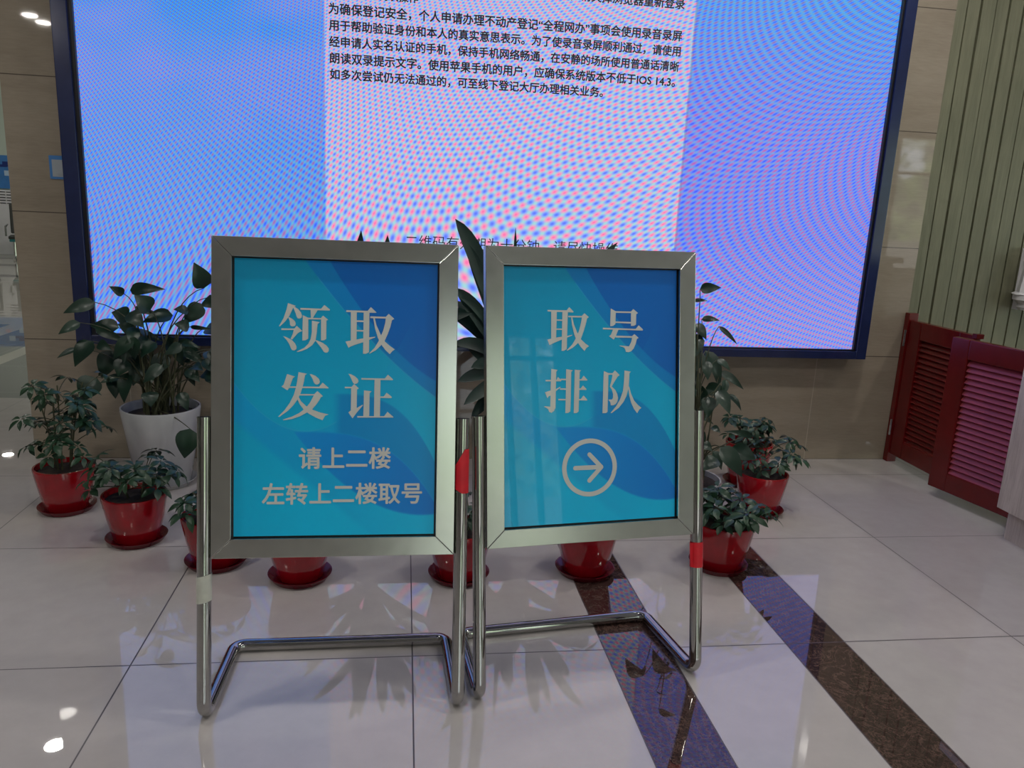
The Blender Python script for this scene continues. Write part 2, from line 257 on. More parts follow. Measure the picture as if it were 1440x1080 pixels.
RIGHT_LEAVES = [(1.253, 3.22, 1.018, 1.333, 3.19, 1.03, 0.039), (1.254, 3.284, 0.959, 1.307, 3.254, 0.964, 0.017), (1.324, 3.348, 0.871, 1.397, 3.318, 0.871, 0.027), (1.246, 3.236, 0.862, 1.298, 3.206, 0.802, 0.052), (1.389, 3.3, 0.848, 1.469, 3.27, 0.774, 0.019), (1.364, 3.364, 0.725, 1.435, 3.334, 0.548, 0.068), (1.301, 3.252, 0.738, 1.255, 3.222, 0.651, 0.046), (1.404, 3.316, 0.695, 1.457, 3.286, 0.651, 0.03), (1.449, 3.38, 0.627, 1.56, 3.35, 0.55, 0.034), (1.431, 3.268, 0.615, 1.405, 3.238, 0.535, 0.033), (1.482, 3.332, 0.531, 1.538, 3.302, 0.461, 0.03), (1.39, 3.22, 0.543, 1.34, 3.19, 0.482, 0.019), (1.299, 3.284, 0.588, 1.372, 3.254, 0.42, 0.06), (1.316, 3.348, 0.513, 1.372, 3.318, 0.514, 0.024), (1.279, 3.236, 0.468, 1.371, 3.206, 0.423, 0.029), (1.405, 3.3, 0.385, 1.437, 3.27, 0.364, 0.027), (1.636, 3.364, 0.322, 1.48, 3.334, 0.353, 0.027), (1.288, 2.92, 0.407, 1.382, 2.89, 0.29, 0.066), (1.368, 2.984, 0.387, 1.464, 2.954, 0.345, 0.06), (1.337, 3.048, 0.314, 1.26, 3.018, 0.271, 0.054), (1.217, 2.936, 0.419, 1.25, 2.906, 0.395, 0.033), (1.275, 3.22, 0.823, 1.183, 3.19, 0.671, 0.064), (1.3, 3.284, 0.653, 1.239, 3.254, 0.496, 0.06), (1.356, 3.348, 0.506, 1.239, 3.318, 0.379, 0.067), (1.324, 3.236, 0.403, 1.263, 3.206, 0.246, 0.065)]

# ------------------------------------------------------------------ materials
def mat_floor():
    m, nt, b = new_mat('polished_tile')
    (x, y, z), src = xyz(nt)
    n1 = noise(nt, src, 1.3, 5, .6); n2 = noise(nt, src, 14, 6, .6)
    tile = mix(nt, (n1 * .6 + n2 * .4).ramp(.32, .68), (.44, .412, .402), (.515, .486, .476))
    # dark emperador strips
    v = noise(nt, src, 11, 8, .72, dist=1.6)
    ve = (v - .5).abs().ramp(.028, .0)
    v2 = noise(nt, src, 34, 6, .7, dist=1.2)
    ve2 = (v2 - .5).abs().ramp(.03, .0)
    dk = mix(nt, (ve * .38 + ve2 * .25).min(1.0), (.040, .022, .020), (.22, .14, .11))
    strip = (x.gt(.633) * x.lt(.836) + x.gt(1.231) * x.lt(1.433)).min(1.0) * y.gt(-3.5)
    c = mix(nt, strip, tile, dk)
    # the hall beyond the pillar
    hall = y.gt(5.18) * x.lt(-1.7)
    pale = (y.gt(8.0) + x.gt(-3.11) * x.lt(-2.97) + x.gt(-3.72) * x.lt(-3.52)).min(1.0)
    hc = mix(nt, pale, (.25, .255, .25), (.50, .49, .44))
    bands = ((y - 12.25).abs().lt(.16) + (y - 13.85).abs().lt(.16) + (y - 15.1).abs().lt(.12)).min(1.0)
    hc = mix(nt, bands, hc, (.09, .08, .075))
    c = mix(nt, hall, c, hc)
    # joints
    w = .0021
    def line(q, period, off): return (((q - off) / period + .5).frac() - .5).abs().lt(w / period)
    jy = line(y, .8, 2.126)
    jx = line(x, .8, .041) * x.lt(.3)
    for xx in (.633, .836, 1.231, 1.433, 2.033): jx = jx + (x - xx).abs().lt(w)
    jx = jx + line(x, .8, 2.033) * x.gt(1.5)
    j = (jx + jy).min(1.0)
    jdark = j * (1.0 - strip * .55)
    c = mix(nt, jdark, c, (.055, .045, .05))
    nt.links.new(c, b.inputs['Base Color'])
    r = noise(nt, src, 3, 3)
    nt.links.new((r.ramp(.3, .7) * .012 + .006 + j * .4).s, b.inputs['Roughness'])
    b.inputs['IOR'].default_value = 1.78
    return m

def mat_marble():
    m, nt, b = new_mat('beige_marble')
    (x, y, z), src = xyz(nt)
    n1 = noise(nt, src, 3.2, 6, .6, stretch=(.8, .8, 3.2), dist=.5)
    n2 = noise(nt, src, 30, 6, .65, stretch=(.5, .5, 4))
    n3 = noise(nt, src, 1.1, 3)
    c = mix(nt, (n1 * .5 + n2 * .3 + n3 * .2).ramp(.34, .66), (.25, .210, .162), (.345, .295, .235))
    w = .0022
    jz = ((z / .6 + .5).frac() - .5).abs().lt(w / .6)
    jx = (((x - 2.266) / 1.2 + .5).frac() - .5).abs().lt(w / 1.2)
    c = mix(nt, jz, c, (.09, .075, .06))
    c = mix(nt, jx, c, (.40, .35, .28))
    nt.links.new(c, b.inputs['Base Color'])
    b.inputs['Roughness'].default_value = .03
    b.inputs['IOR'].default_value = 1.48
    return m

def mat_screen():
    m, nt, b = new_mat('led_screen')
    (x, y, z), src = xyz(nt)
    # camera moire of the LED raster painted into the colour, two crossing fringe families
    den = 1.0 + .0341359 * x + -.05497637 * z
    u = (-155.71 + 269.6967 * x + 12.361 * z) / den
    v = (113.267 + 3.9577 * x + -265.2148 * z) / den
    k = 1.4
    A = (x / .00254 - u * k).frac() * (2 * PI)
    B = (z / -.0025 - v * k).frac() * (2 * PI)
    a = .52
    ca, cb = A.cos() * a, B.cos() * a
    R = (1.0 + ca) * (1.0 + cb)
    G = 1.0 - ca * cb * 2.2
    Bl = (1.0 - ca * .45) * (1.0 - cb * .45)
    n = noise(nt, src, .75, 2)
    n2 = noise(nt, src, 1.7, 2, stretch=(1, 1, 1.4))
    up = z.ramp(.75, 2.3)
    lf = mix(nt, (up * 1.15 + n * .9 - .55).ramp(0, 1), srgb(122, 150, 226), srgb(58, 138, 230))
    lf = mix(nt, n2.ramp(.45, .65) * .7, lf, srgb(126, 142, 228))
    rt = mix(nt, (up * 1.6 + n * .6 - 1.25).ramp(0, 1), srgb(128, 132, 230), srgb(56, 148, 230))
    rt = mix(nt, up.ramp(.3, 0), rt, srgb(148, 146, 228))
    side = mix(nt, x.gt(.5), lf, rt)
    colm = mix(nt, up, srgb(188, 178, 228), srgb(178, 174, 222))
    incol = ((x + .371).step(.006)) * ((1.356 - x).step(.006))
    c = mix(nt, incol, side, colm)
    edge = (x - 1.358).abs().lt(.006)
    c = mix(nt, edge * .35, c, srgb(120, 105, 150))
    sep = nt.nodes.new('ShaderNodeSeparateColor'); nt.links.new(c, sep.inputs[0])
    cmb = nt.nodes.new('ShaderNodeCombineColor')
    for i, q in enumerate((R, G, Bl)):
        nt.links.new((N(nt, sep.outputs[i]) * q).s, cmb.inputs[i])
    b.inputs['Base Color'].default_value = (.01, .01, .012, 1)
    b.inputs['Roughness'].default_value = .6
    nt.links.new(cmb.outputs[0], b.inputs['Emission Color'])
    b.inputs['Emission Strength'].default_value = 1.0
    return m

def mat_poster():
    """blue printed sheet: object coordinates on the sheet are s (0..1), t from the top (0..1) through UV"""
    m, nt, b = new_mat('blue_printed_sheet')
    (s, t, _), src = xyz(nt, 'uv')
    w = .006
    base = mix(nt, t.ramp(0, .85), (.000, .33, .62), (.000, .54, .92))
    base = mix(nt, s.ramp(.35, 0.0) * .35, base, (.0, .30, .54))
    deep = (.000, .15, .60); mid = (.000, .25, .68); band = (.000, .37, .80)
    a2 = s - .34; A2 = a2 * .98 - a2 * a2 * .36
    f = (A2 - t).step(w) * a2.step(.02)
    base = mix(nt, f, base, mid)
    a1 = s - .46; A1 = a1 * 1.2 - a1 * a1 * .75
    f = (A1 - t).step(w) * a1.step(.02)
    base = mix(nt, f, base, deep)
    D = .445 + s * 1.0 - s * s * 1.45
    E_ = .58 + s * .62
    f = (t - D).step(w) * (E_ - t).step(.02) * s.ramp(.9, .2)
    base = mix(nt, f * .8, base, band)
    c1 = (s - .5).max(0.0); C1 = .48 + c1 * c1 * c1 * 2.0
    b1 = (s - .34).max(0.0); B1 = .62 + b1 * b1 * b1 * .9
    f = (t - C1).step(w) * (B1 - t).step(w) * (s - .5).step(.03)
    base = mix(nt, f * .8, base, mid)
    b2 = s - .29; B2 = .62 + b2 * .95 - b2 * b2 * .73
    f = (t - B1).step(w) * (B2 - t).step(w) * b2.step(.02)
    base = mix(nt, f, base, mix(nt, s.ramp(.3, .95), (.0, .31, .82), (.0, .22, .74)))
    # thin pale swoosh lines along the boundaries
    ln = ((A2 - t).abs().lt(.0035) * a2.gt(.06) + (t - D).abs().lt(.003) * s.lt(.5)).min(1.0)
    base = mix(nt, ln * .28, base, (.05, .5, .8))
    nt.links.new(base, b.inputs['Base Color'])
    b.inputs['Roughness'].default_value = .3
    b.inputs['Specular IOR Level'].default_value = .4
    b.inputs['Coat Weight'].default_value = .45
    b.inputs['Coat Roughness'].default_value = .02
    return m

def mat_planks():
    m, nt, b = new_mat('grey_green_plank')
    (x, y, z), src = xyz(nt)
    n1 = noise(nt, src, 9, 6, .65, stretch=(3, 3, .35), dist=.4)
    n2 = noise(nt, src, 60, 4, .6, stretch=(3, 3, .12))
    n3 = noise(nt, src, 2.0, 3)
    c = mix(nt, (n1 * .5 + n2 * .3 + n3 * .2).ramp(.36, .64), (.125, .128, .080), (.20, .20, .13))
    nt.links.new(c, b.inputs['Base Color'])
    b.inputs['Roughness'].default_value = .38
    return m

def mat_oak():
    m, nt, b = new_mat('pale_oak_laminate')
    (x, y, z), src = xyz(nt)
    n1 = noise(nt, src, 7, 5, .65, stretch=(6, 6, .5), dist=.8)
    n2 = noise(nt, src, 70, 4, .6, stretch=(4, 4, .15))
    c = mix(nt, (n1 * .6 + n2 * .4).ramp(.35, .65), (.36, .30, .27), (.58, .52, .48))
    nt.links.new(c, b.inputs['Base Color'])
    b.inputs['Roughness'].default_value = .42
    return m

def mat_steel(name, rough, aniso=False, col=(.60, .595, .57)):
    m, nt, b = new_mat(name)
    b.inputs['Metallic'].default_value = 1.0
    _, src = xyz(nt, 'obj')
    n = noise(nt, src, 30, 3, .5, stretch=(1, 1, 12) if not aniso else (1, 1, 1))
    c = mix(nt, n.ramp(.35, .65), tuple(q * .97 for q in col), tuple(q * 1.03 for q in col))
    nt.links.new(c, b.inputs['Base Color'])
    nt.links.new((n.ramp(.3, .7) * .02 + rough).s, b.inputs['Roughness'])
    return m

def mat_leaf(name, a, bcol, rough=.38):
    m, nt, b = new_mat(name)
    _, src = xyz(nt)
    n = noise(nt, src, 9, 3)
    c = mix(nt, n.ramp(.35, .65), a, bcol)
    nt.links.new(c, b.inputs['Base Color'])
    b.inputs['Roughness'].default_value = rough
    b.inputs['Specular IOR Level'].default_value = .45
    return m

M = dict(
    floor=mat_floor(), marble=mat_marble(), screen=mat_screen(), poster=mat_poster(), planks=mat_planks(), oak=mat_oak(),
    pipe=mat_steel('polished_tube', .04, col=(.43, .425, .41)), brushed=mat_steel('brushed_steel', .2, True, col=(.62, .62, .59)),
    paint=plain('white_paint', (.62, .63, .60), .6, var=.04, vscale=2),
    ceil=plain('ceiling_paint', (.45, .45, .44), .7, var=.03, vscale=2),
    rear=plain('dim_brown_wall', (.36, .345, .32), .5, var=.06, vscale=2),
    green_wall=plain('pale_green_paint', (.50, .58, .50), .6, var=.05, vscale=1),
    navy=plain('navy_frame', (.012, .020, .075), .16, spec=.5, var=.15),
    black=plain('black_edge', (.006, .007, .012), .35, var=.2),
    gap=plain('dark_backing', (.012, .012, .012), .8, var=.2),
    lettering=plain('white_lettering', (.62, .64, .62), .35, coat=.6, var=.02),
    ink=plain('screen_ink', (.012, .012, .022), .6, var=.1),
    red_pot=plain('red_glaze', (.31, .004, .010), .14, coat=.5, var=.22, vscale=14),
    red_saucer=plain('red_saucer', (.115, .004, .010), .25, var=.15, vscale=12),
    white_pot=plain('white_glaze', (.44, .45, .47), .12, coat=.5, var=.05, vscale=6),
    soil=plain('potting_soil', (.028, .020, .015), .95, var=.5, vscale=60),
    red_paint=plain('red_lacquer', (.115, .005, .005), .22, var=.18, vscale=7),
    slat_sheen=plain('sheen_red_slats', (.27, .040, .050), .3, var=.1, vscale=7),  # screen's pink sheen put into the slat colour, front gate only
    tape_white=plain('white_tape', (.55, .56, .50), .45, var=.12, vscale=25),
    tape_red=plain('red_tape', (.62, .010, .022), .45, var=.12, vscale=25),
    chrome=plain('hinge_steel', (.7, .7, .7), .2, metal=1.0, var=.05),
    white=plain('white_plastic', (.75, .75, .78), .35, var=.03),
    notice=plain('notice_blue', (.05, .20, .50), .4, var=.08),
    card=plain('notice_card', (.34, .38, .42), .4, var=.05),
    grey_print=plain('grey_print', (.30, .33, .36), .5, var=.05),
    dark_seat=plain('charcoal_seat', (.030, .033, .030), .45, var=.2),
    teal=plain('teal_cushion', (.02, .20, .22), .5, var=.1),
    leaf=mat_leaf('glossy_leaf', (.009, .034, .017), (.020, .058, .027)),
    heart_leaf=mat_leaf('velvet_leaf', (.006, .023, .015), (.012, .038, .022), .34),
    strap_leaf=mat_leaf('strap_leaf', (.006, .020, .018), (.012, .036, .028), .36),
    stem=plain('green_brown_stem', (.050, .055, .025), .6, var=.3, vscale=30),
    bark=plain('cane_bark', (.10, .075, .05), .8, var=.35, vscale=30),
)
def mat_emit(name, col, st):
    m, nt, b = new_mat(name)
    b.inputs['Base Color'].default_value = (.8, .8, .8, 1)
    b.inputs['Emission Color'].default_value = (*col, 1); b.inputs['Emission Strength'].default_value = st
    return m
M['lamp'] = mat_emit('lamp_lens', (1.0, .97, .90), 30.0)

# ------------------------------------------------------------------ setting
H = 3.4
b = MB(); b.box(-12, 12, -5, 16.4, -.06, 0); struct(b.build('floor', M['floor']))
b = MB(); b.box(-12, 12, -5, 16.4, H, H + .1); struct(b.build('ceiling', M['ceil']))
b = MB(); b.box(-1.80, 2.766, 3.99, 4.25, 0, H); struct(b.build('wall_front', M['marble']))
b = MB()                                             # plank wall beside the marble wall
b.box(2.766, 12, 4.06, 4.25, 0, H, 1)
rng = random.Random(4)
xx = 2.770
while xx < 6.2:
    g = rng.choice((.006, .008, .010, .013))
    b.box(xx, xx + .0805 - g, 4.02 + rng.uniform(0, .004), 4.0605, 0, H, 0); xx += .0805
struct(b.build('wall_right', [M['planks'], M['gap']]))
b = MB(); b.box(-12, 12, 16.2, 16.4, 0, H); struct(b.build('wall_back', M['green_wall']))
b = MB(); b.box(-12.2, -12, -5, 16.4, 0, H); struct(b.build('wall_left', M['paint']))
# rear wall with the entrance and windows that let the daylight in
openings = [(.45, 1.95, 0.0, 2.5), (2.9, 4.0, 0.0, 2.5), (7.4, 10.4, .5, 2.8)]
b = MB(); xs = -12.0
for x0, x1, z0, z1 in openings:
    b.box(xs, x0, -5.2, -5, 0, H)
    if z0 > 0: b.box(x0, x1, -5.2, -5, 0, z0)
    b.box(x0, x1, -5.2, -5, z1, H); xs = x1
b.box(xs, 12, -5.2, -5, 0, H); struct(b.build('wall_rear', M['rear']))
for i, (x0, x1, z0, z1) in enumerate(openings):
    b = MB(); t = .05
    b.box(x0, x0 + t, -5.16, -5.04, z0, z1); b.box(x1 - t, x1, -5.16, -5.04, z0, z1)
    b.box(x0 + t, x1 - t, -5.16, -5.04, z1 - t, z1); b.box(x0 + t, x1 - t, -5.16, -5.04, z0, z0 + t)
    for q in (1, 2): xm = x0 + (x1 - x0) * q / 3; b.box(xm - t / 2, xm + t / 2, -5.15, -5.05, z0 + t, z1 - t)
    b.box(x0 + t, x1 - t, -5.15, -5.05, 2.15, 2.2)
    struct(b.build('window_%d' % (i + 1), M['black']))
    l = bpy.data.lights.new('daylight_portal', 'AREA'); l.shape = 'RECTANGLE'; l.size = x1 - x0; l.size_y = z1 - z0
    l.cycles.is_portal = True
    o = bpy.data.objects.new('daylight_portal', l); COL.objects.link(o)
    o.location = ((x0 + x1) / 2, -5.22, (z0 + z1) / 2); o.rotation_euler = (PI / 2, 0, 0)   # faces +y

# ceiling downlights
def build_downlight(x, y, label):
    t = thing('ceiling_downlight', label, 'ceiling light', (x, y, H), 0, 'round downlights in the ceiling')
    MB().lathe([(.085, -.012), (.105, -.012), (.11, 0.0), (.085, 0.0), (.085, -.012)], n=28, caps=False).build('rim', M['white'], t, True)
    MB().lathe([(.084, -.008), (.0839, -.002)], n=28).build('lens', M['lamp'], t)
    l = bpy.data.lights.new('downlight_beam', 'AREA'); l.shape = 'DISK'; l.size = .16; l.energy = DOWNLIGHT_POWER
    l.color = (1.0, .95, .87)
    o = bpy.data.objects.new('downlight_beam', l); COL.objects.link(o); o.parent = t; o.location = (0, 0, -.016)
for x, y in ((-4.73, -3.44), (-4.75, -3.87), (-2.92, 6.34), (-6.9, 14.3), (-3.0, 1.2), (-1.2, -.6), (1.3, -.6), (3.6, -.6),
             (-1.2, 1.9), (1.3, 1.9), (3.7, 1.9), (2.1, 3.1), (-4.0, 10.2), (-6.2, 11.0), (-4.6, 7.2), (-8.4, 13.0)):  # last on this row: right floor and hall lamps added to brighten
    build_downlight(x, y, 'round white recessed ceiling downlight')

# ------------------------------------------------------------------ LED video wall
vw = thing('video_wall', 'huge lit LED screen in a navy frame on the beige marble wall', 'screen', (.483, 3.99, .6))
O = Vector((-.483, -3.99, -.6))
def vb(mb, name, mat, **k): return mb.build(name, mat, vw, loc=O, **k)
sx0, sx1, sz0, sz1 = -1.4295, 2.396, .657, 2.81
b = MB(); b.box(sx0, sx1, 3.885, 3.8995, sz0, sz1); b.mi = b.mi
scr = vb(b, 'display', M['screen'])
b = MB()
b.box(sx0 - .085, sx0 - .018, 3.855, 3.988, sz0 - .05, sz1 + .05); b.box(sx1 + .012, sx1 + .07, 3.855, 3.988, sz0 - .05, sz1 + .05)
b.box(sx0 - .018, sx1 + .012, 3.855, 3.988, sz0 - .05, sz0 - .008); b.box(sx0 - .018, sx1 + .012, 3.855, 3.988, sz1 + .008, sz1 + .05)
vb(b, 'frame', M['navy'], bevel=.003)
b = MB()
b.box(sx0 - .018, sx0, 3.868, 3.985, sz0, sz1); b.box(sx1, sx1 + .012, 3.868, 3.985, sz0, sz1)
b.box(sx0 - .018, sx1 + .012, 3.868, 3.985, sz0 - .008, sz0); b.box(sx0 - .018, sx1 + .012, 3.868, 3.985, sz1, sz1 + .008)
b.box(sx0, sx1, 3.9, 3.985, sz0, sz1)
vb(b, 'inner_edge', M['black'])
on_scr = lambda a, c: Vector((a, 3.8842, c)) + O
def sline(txt, x0, x1, z, bold=.024):
    text_obj('text_line', txt, M['ink'], vw, x1 - x0, x0, z, on_scr, bold)
sline('故障或其他不明原因，请关掉浏览器重新登录', .29, 1.297, 2.294)
sline('关闭后即可再次操作', -.35, .045, 2.224)
sline('为确保登记安全，个人申请办理不动产登记“全程网办”事项会使用录音录屏', -.352, 1.297, 2.153)
sline('用于帮助验证身份和本人的真实意思表示。为了使录音录屏顺利通过，请使用', -.351, 1.297, 2.084)
sline('经申请人实名认证的手机，保持手机网络畅通，在安静的场所使用普通话清晰', -.350, 1.295, 2.015)
sline('朗读双录提示文字。使用苹果手机的用户，应确保系统版本不低于IOS 14.3。', -.349, 1.282, 1.945)
sline('如多次尝试仍无法通过的，可至线下登记大厅办理相关业务。', -.348, .930, 1.876)
sline('二维码有效期为十分钟，请尽快操作', .004, 1.059, 1.137, 0.0)

# ------------------------------------------------------------------ sign stands
LEAN = .1818; R0 = .018; SW, SVB, SH = .6143, .413, .8117; PTOP = .7679; PW = SW / 2 + .0185; PR = .0178
def plane_pt(a, v, off=0.0):
    """a across, v up the leaning panel, off towards the viewer"""
    return Vector((a, v * math.sin(LEAN) - off * math.cos(LEAN), R0 + v * math.cos(LEAN) + off * math.sin(LEAN)))
def pbox(mb, a0, a1, v0, v1, o0, o1, mi=0):
    vs = [plane_pt(a, v, o) for o in (o0, o1) for v in (v0, v1) for a in (a0, a1)]
    return mb.add(vs, [(0, 2, 3, 1), (4, 5, 7, 6), (0, 1, 5, 4), (2, 6, 7, 3), (0, 4, 6, 2), (1, 3, 7, 5)], mi)
def poly_mesh(mb, strokes, off):
    for k, st in enumerate(strokes):
        pts = [plane_pt(a, v, off + k * .00004) for a, v in st]
        tri = tessellate_polygon([[Vector((a, v, 0)) for a, v in st]])
        mb.add(pts, [tuple(t) for t in tri])
def sign_stand(label, loc, rz):
    t = thing('sign_stand', label, 'sign', loc, rz, 'steel sign stands')
    for s in (-1, 1):
        pts = [plane_pt(s * PW, PTOP), plane_pt(s * PW, .045)]
        MB().tube(pts, PR, 24).build('post', M['pipe'], t, True)
        MB().tube([plane_pt(s * PW, PTOP), plane_pt(s * PW, PTOP + .004)], PR * 1.03, 24).build('post_cap', M['pipe'], t, True)
    d = .333
    path = fillet([plane_pt(-PW, .0451), Vector((-PW, 0, R0)), Vector((-PW + .012, d, R0)), Vector((PW - .012, d, R0)), Vector((PW, 0, R0)), plane_pt(PW, .0451)], .034, 8)
    # keep the straight ends joined to the posts
    MB().tube(path, PR, 24).build('base_tube', M['pipe'], t, True, angle=60)
    # mitred frame of four bars
    fw = .049; x0, x1, v0, v1 = -SW / 2, SW / 2, SVB, SVB + SH
    o0, o1 = -.012, .016
    outer = [(x0, v0), (x1, v0), (x1, v1), (x0, v1)]; inner = [(x0 + fw, v0 + fw), (x1 - fw, v0 + fw), (x1 - fw, v1 - fw), (x0 + fw, v1 - fw)]
    for i in range(4):
        j = (i + 1) % 4; mb = MB()
        eps = .0004
        quad = [outer[i], outer[j], inner[j], inner[i]]
        cx = sum(q[0] for q in quad) / 4; cv = sum(q[1] for q in quad) / 4
        quad = [(q[0] + (cx - q[0]) * .0018, q[1] + (cv - q[1]) * .0018) for q in quad]
        vs = [plane_pt(a, v, o1) for a, v in quad] + [plane_pt(a, v, o0) for a, v in quad]
        mb.add(vs, [(0, 1, 2, 3), (7, 6, 5, 4), (0, 4, 5, 1), (1, 5, 6, 2), (2, 6, 7, 3), (3, 7, 4, 0)])
        mb.build('frame_bar', M['brushed'], t, bevel=.0012)
    mb = MB(); pbox(mb, x0 + .01, x1 - .01, v0 + .01, v1 - .01, -.011, -.003); mb.build('back_panel', M['black'], t)
    ax0, ax1, av0, av1 = x0 + fw + .004, x1 - fw - .004, v0 + fw + .004, v1 - fw - .003
    mb = MB(); pbox(mb, ax0, ax1, av0, av1, -.003, .001)
    sh = mb.build('printed_sheet', M['poster'], t)
    uv = sh.data.uv_layers.new(name='UVMap')
    for lp in sh.data.loops:
        co = sh.data.vertices[lp.vertex_index].co
        a = co.x; v = ((co.z - R0) * math.cos(LEAN) + co.y * math.sin(LEAN))
        uv.data[lp.index].uv = ((a - ax0) / (ax1 - ax0), (av1 - v) / (av1 - av0))
    return t, sh
def glyph(sheet, ch):
    mb = MB(); poly_mesh(mb, GLYPHS[ch], .0016); return mb.build('character', M['lettering'], sheet)
on_sheet = lambda a, v: plane_pt(a, v, .0016)

ta, sa = sign_stand('left steel sign stand with blue sheet reading 领取发证, in front of the potted plants', (-.1663, 1.8543, 0), .0067)
for c in '领取发证': glyph(sa, c)
text_obj('small_text', '请上二楼', M['lettering'], sa, .2312, -.0925, .667, on_sheet, .02)
text_obj('small_text', '左转上二楼取号', M['lettering'], sa, .405, -.1839, .5745, on_sheet, .02)
tb, sb = sign_stand('right steel sign stand with blue sheet reading 取号排队 above a circled arrow', (.5438, 1.9253, 0), .1317)
for c in ('取2', '号', '排', '队'): glyph(sb, c)
mb = MB(); cx, cv = -.0077, .6195
n = 56; ri, ro = .0685, .0815
ring = [plane_pt(cx + r * math.cos(2 * PI * k / n), cv + r * math.sin(2 * PI * k / n), .0016) for r in (ri, ro) for k in range(n)]
mb.add(ring, [(k, (k + 1) % n, n + (k + 1) % n, n + k) for k in range(n)])
mb.build('ring', M['lettering'], sb)
def stadium(p, q, r, n=10):
    d = math.atan2(q[1] - p[1], q[0] - p[0]); o = []
    for k in range(n + 1): a = d - PI / 2 + PI * k / n; o.append((q[0] + r * math.cos(a), q[1] + r * math.sin(a)))
    for k in range(n + 1): a = d + PI / 2 + PI * k / n; o.append((p[0] + r * math.cos(a), p[1] + r * math.sin(a)))
    return o
mb = MB(); tip = (cx + .0345, cv)
poly_mesh(mb, [stadium((cx - .043, cv), tip, .0062), stadium((cx - .001, cv + .0365), tip, .0062), stadium((cx - .001, cv - .0365), tip, .0062)], .0016)
mb.build('arrow', M['lettering'], sb)

def tape_band(t, s, v0, v1, mat, label, a0=0, a1=2 * PI, skew=0.0):
    mb = MB(); n = 22; r = PR + .0012
    dv = plane_pt(0, 1) - plane_pt(0, 0); out = Vector((0, -math.cos(LEAN), math.sin(LEAN)))
    vs = []
    for vv, sgn in ((v0, -1), (v1, 1)):
        for k in range(n + 1):
            a = a0 + (a1 - a0) * k / n
            c = plane_pt(s * PW, vv + skew * math.cos(a))
            vs.append(c + Vector((1, 0, 0)) * r * math.cos(a) + out * r * math.sin(a))
    mb.add(vs, [(k, k + 1, n + 2 + k, n + 1 + k) for k in range(n)])
    o = mb.build('tape', mat, t, True); o['label'] = label
    return o, mb
tape_band(ta, -1, .300, .369, M['tape_white'], 'white tape around the left post', skew=.004)
# red tape flag on the right post of the left stand (wraps the post, loose slanted end on the left)
mb = MB(); out = Vector((0, -math.cos(LEAN), math.sin(LEAN)))
cols = 12
for k in range(cols + 1):
    a = -.25 + (PI + .35) * k / cols
    fx, fo = math.cos(a), math.sin(a)
    top = .692 - max(0, -fx + .3) * .036; bot = .575 + max(0, -fx) * .012
    mb.v += [tuple(plane_pt(PW, bot) + Vector((1, 0, 0)) * (PR + .0015) * fx + out * (PR + .0015) * max(fo, 0)),
             tuple(plane_pt(PW, top) + Vector((1, 0, 0)) * (PR + .0015) * fx + out * (PR + .0015) * max(fo, 0))]
mb.f = [(2 * k, 2 * k + 2, 2 * k + 3, 2 * k + 1) for k in range(cols)]; mb.mi = [0] * cols
o = mb.build('tape', M['tape_red'], ta, True); o['label'] = 'slanted red tape on the right post'
tape_band(tb, 1, .314, .388, M['tape_red'], 'red tape around the right post')
mb = MB(); mb.add([plane_pt(PW - .015, .386, .010), plane_pt(PW - .030, .389, .016), plane_pt(PW - .026, .317, .014), plane_pt(PW - .015, .316, .010)], [(0, 1, 2, 3)])
o = mb.build('tape', M['tape_red'], tb); o['label'] = 'loose end of the red tape'

# ------------------------------------------------------------------ plants
def leaf_blade(mb, base, tip, width, facing, sag=.12, fold=.25, nl=9, kind='ovate', twist=0.0):
    base, tip = Vector(base), Vector(tip); ax = tip - base; L = ax.length
    if L < 1e-5: return
    d = ax / L
    f = Vector(facing); f = (f - d * f.dot(d))
    f = f.normalized() if f.length > 1e-4 else d.orthogonal().normalized()
    if twist: f = Quaternion(d, twist) @ f
    side = d.cross(f).normalized()
    rows = []; nw = 2
    for i in range(nl + 1):
        t = i / nl
        if kind == 'ovate': w = (math.sin(PI * t ** .62) ** .85) * (1 - .15 * t) if 0 < t < 1 else 0.0
        elif kind == 'leaflet': w = math.sin(PI * t ** .9) ** .9 if 0 < t < 1 else 0.0
        else: w = min(1.0, t * 3.2 + .45) * (1 - t ** 5) if t < 1 else 0.0
        w = max(w, .03) * width / 2
        c = base + d * (L * t) + f * (math.sin(PI * t) * sag * L) - Vector((0, 0, 1)) * 0
        row = []
        for k in range(-nw, nw + 1):
            q = k / nw
            row.append(c + side * (w * q) + f * (abs(q) * fold * w))
        rows.append(row)
    m = 2 * nw + 1; vs = [v for r in rows for v in r]
    fs = [(i * m + k, i * m + k + 1, (i + 1) * m + k + 1, (i + 1) * m + k) for i in range(nl) for k in range(m - 1)]
    mb.add(vs, fs)

def bez(a, b, c, n=8):
    a, b, c = Vector(a), Vector(b), Vector(c)
    return [a * (1 - t) ** 2 + b * (2 * t * (1 - t)) + c * t * t for t in (i / n for i in range(n + 1))]

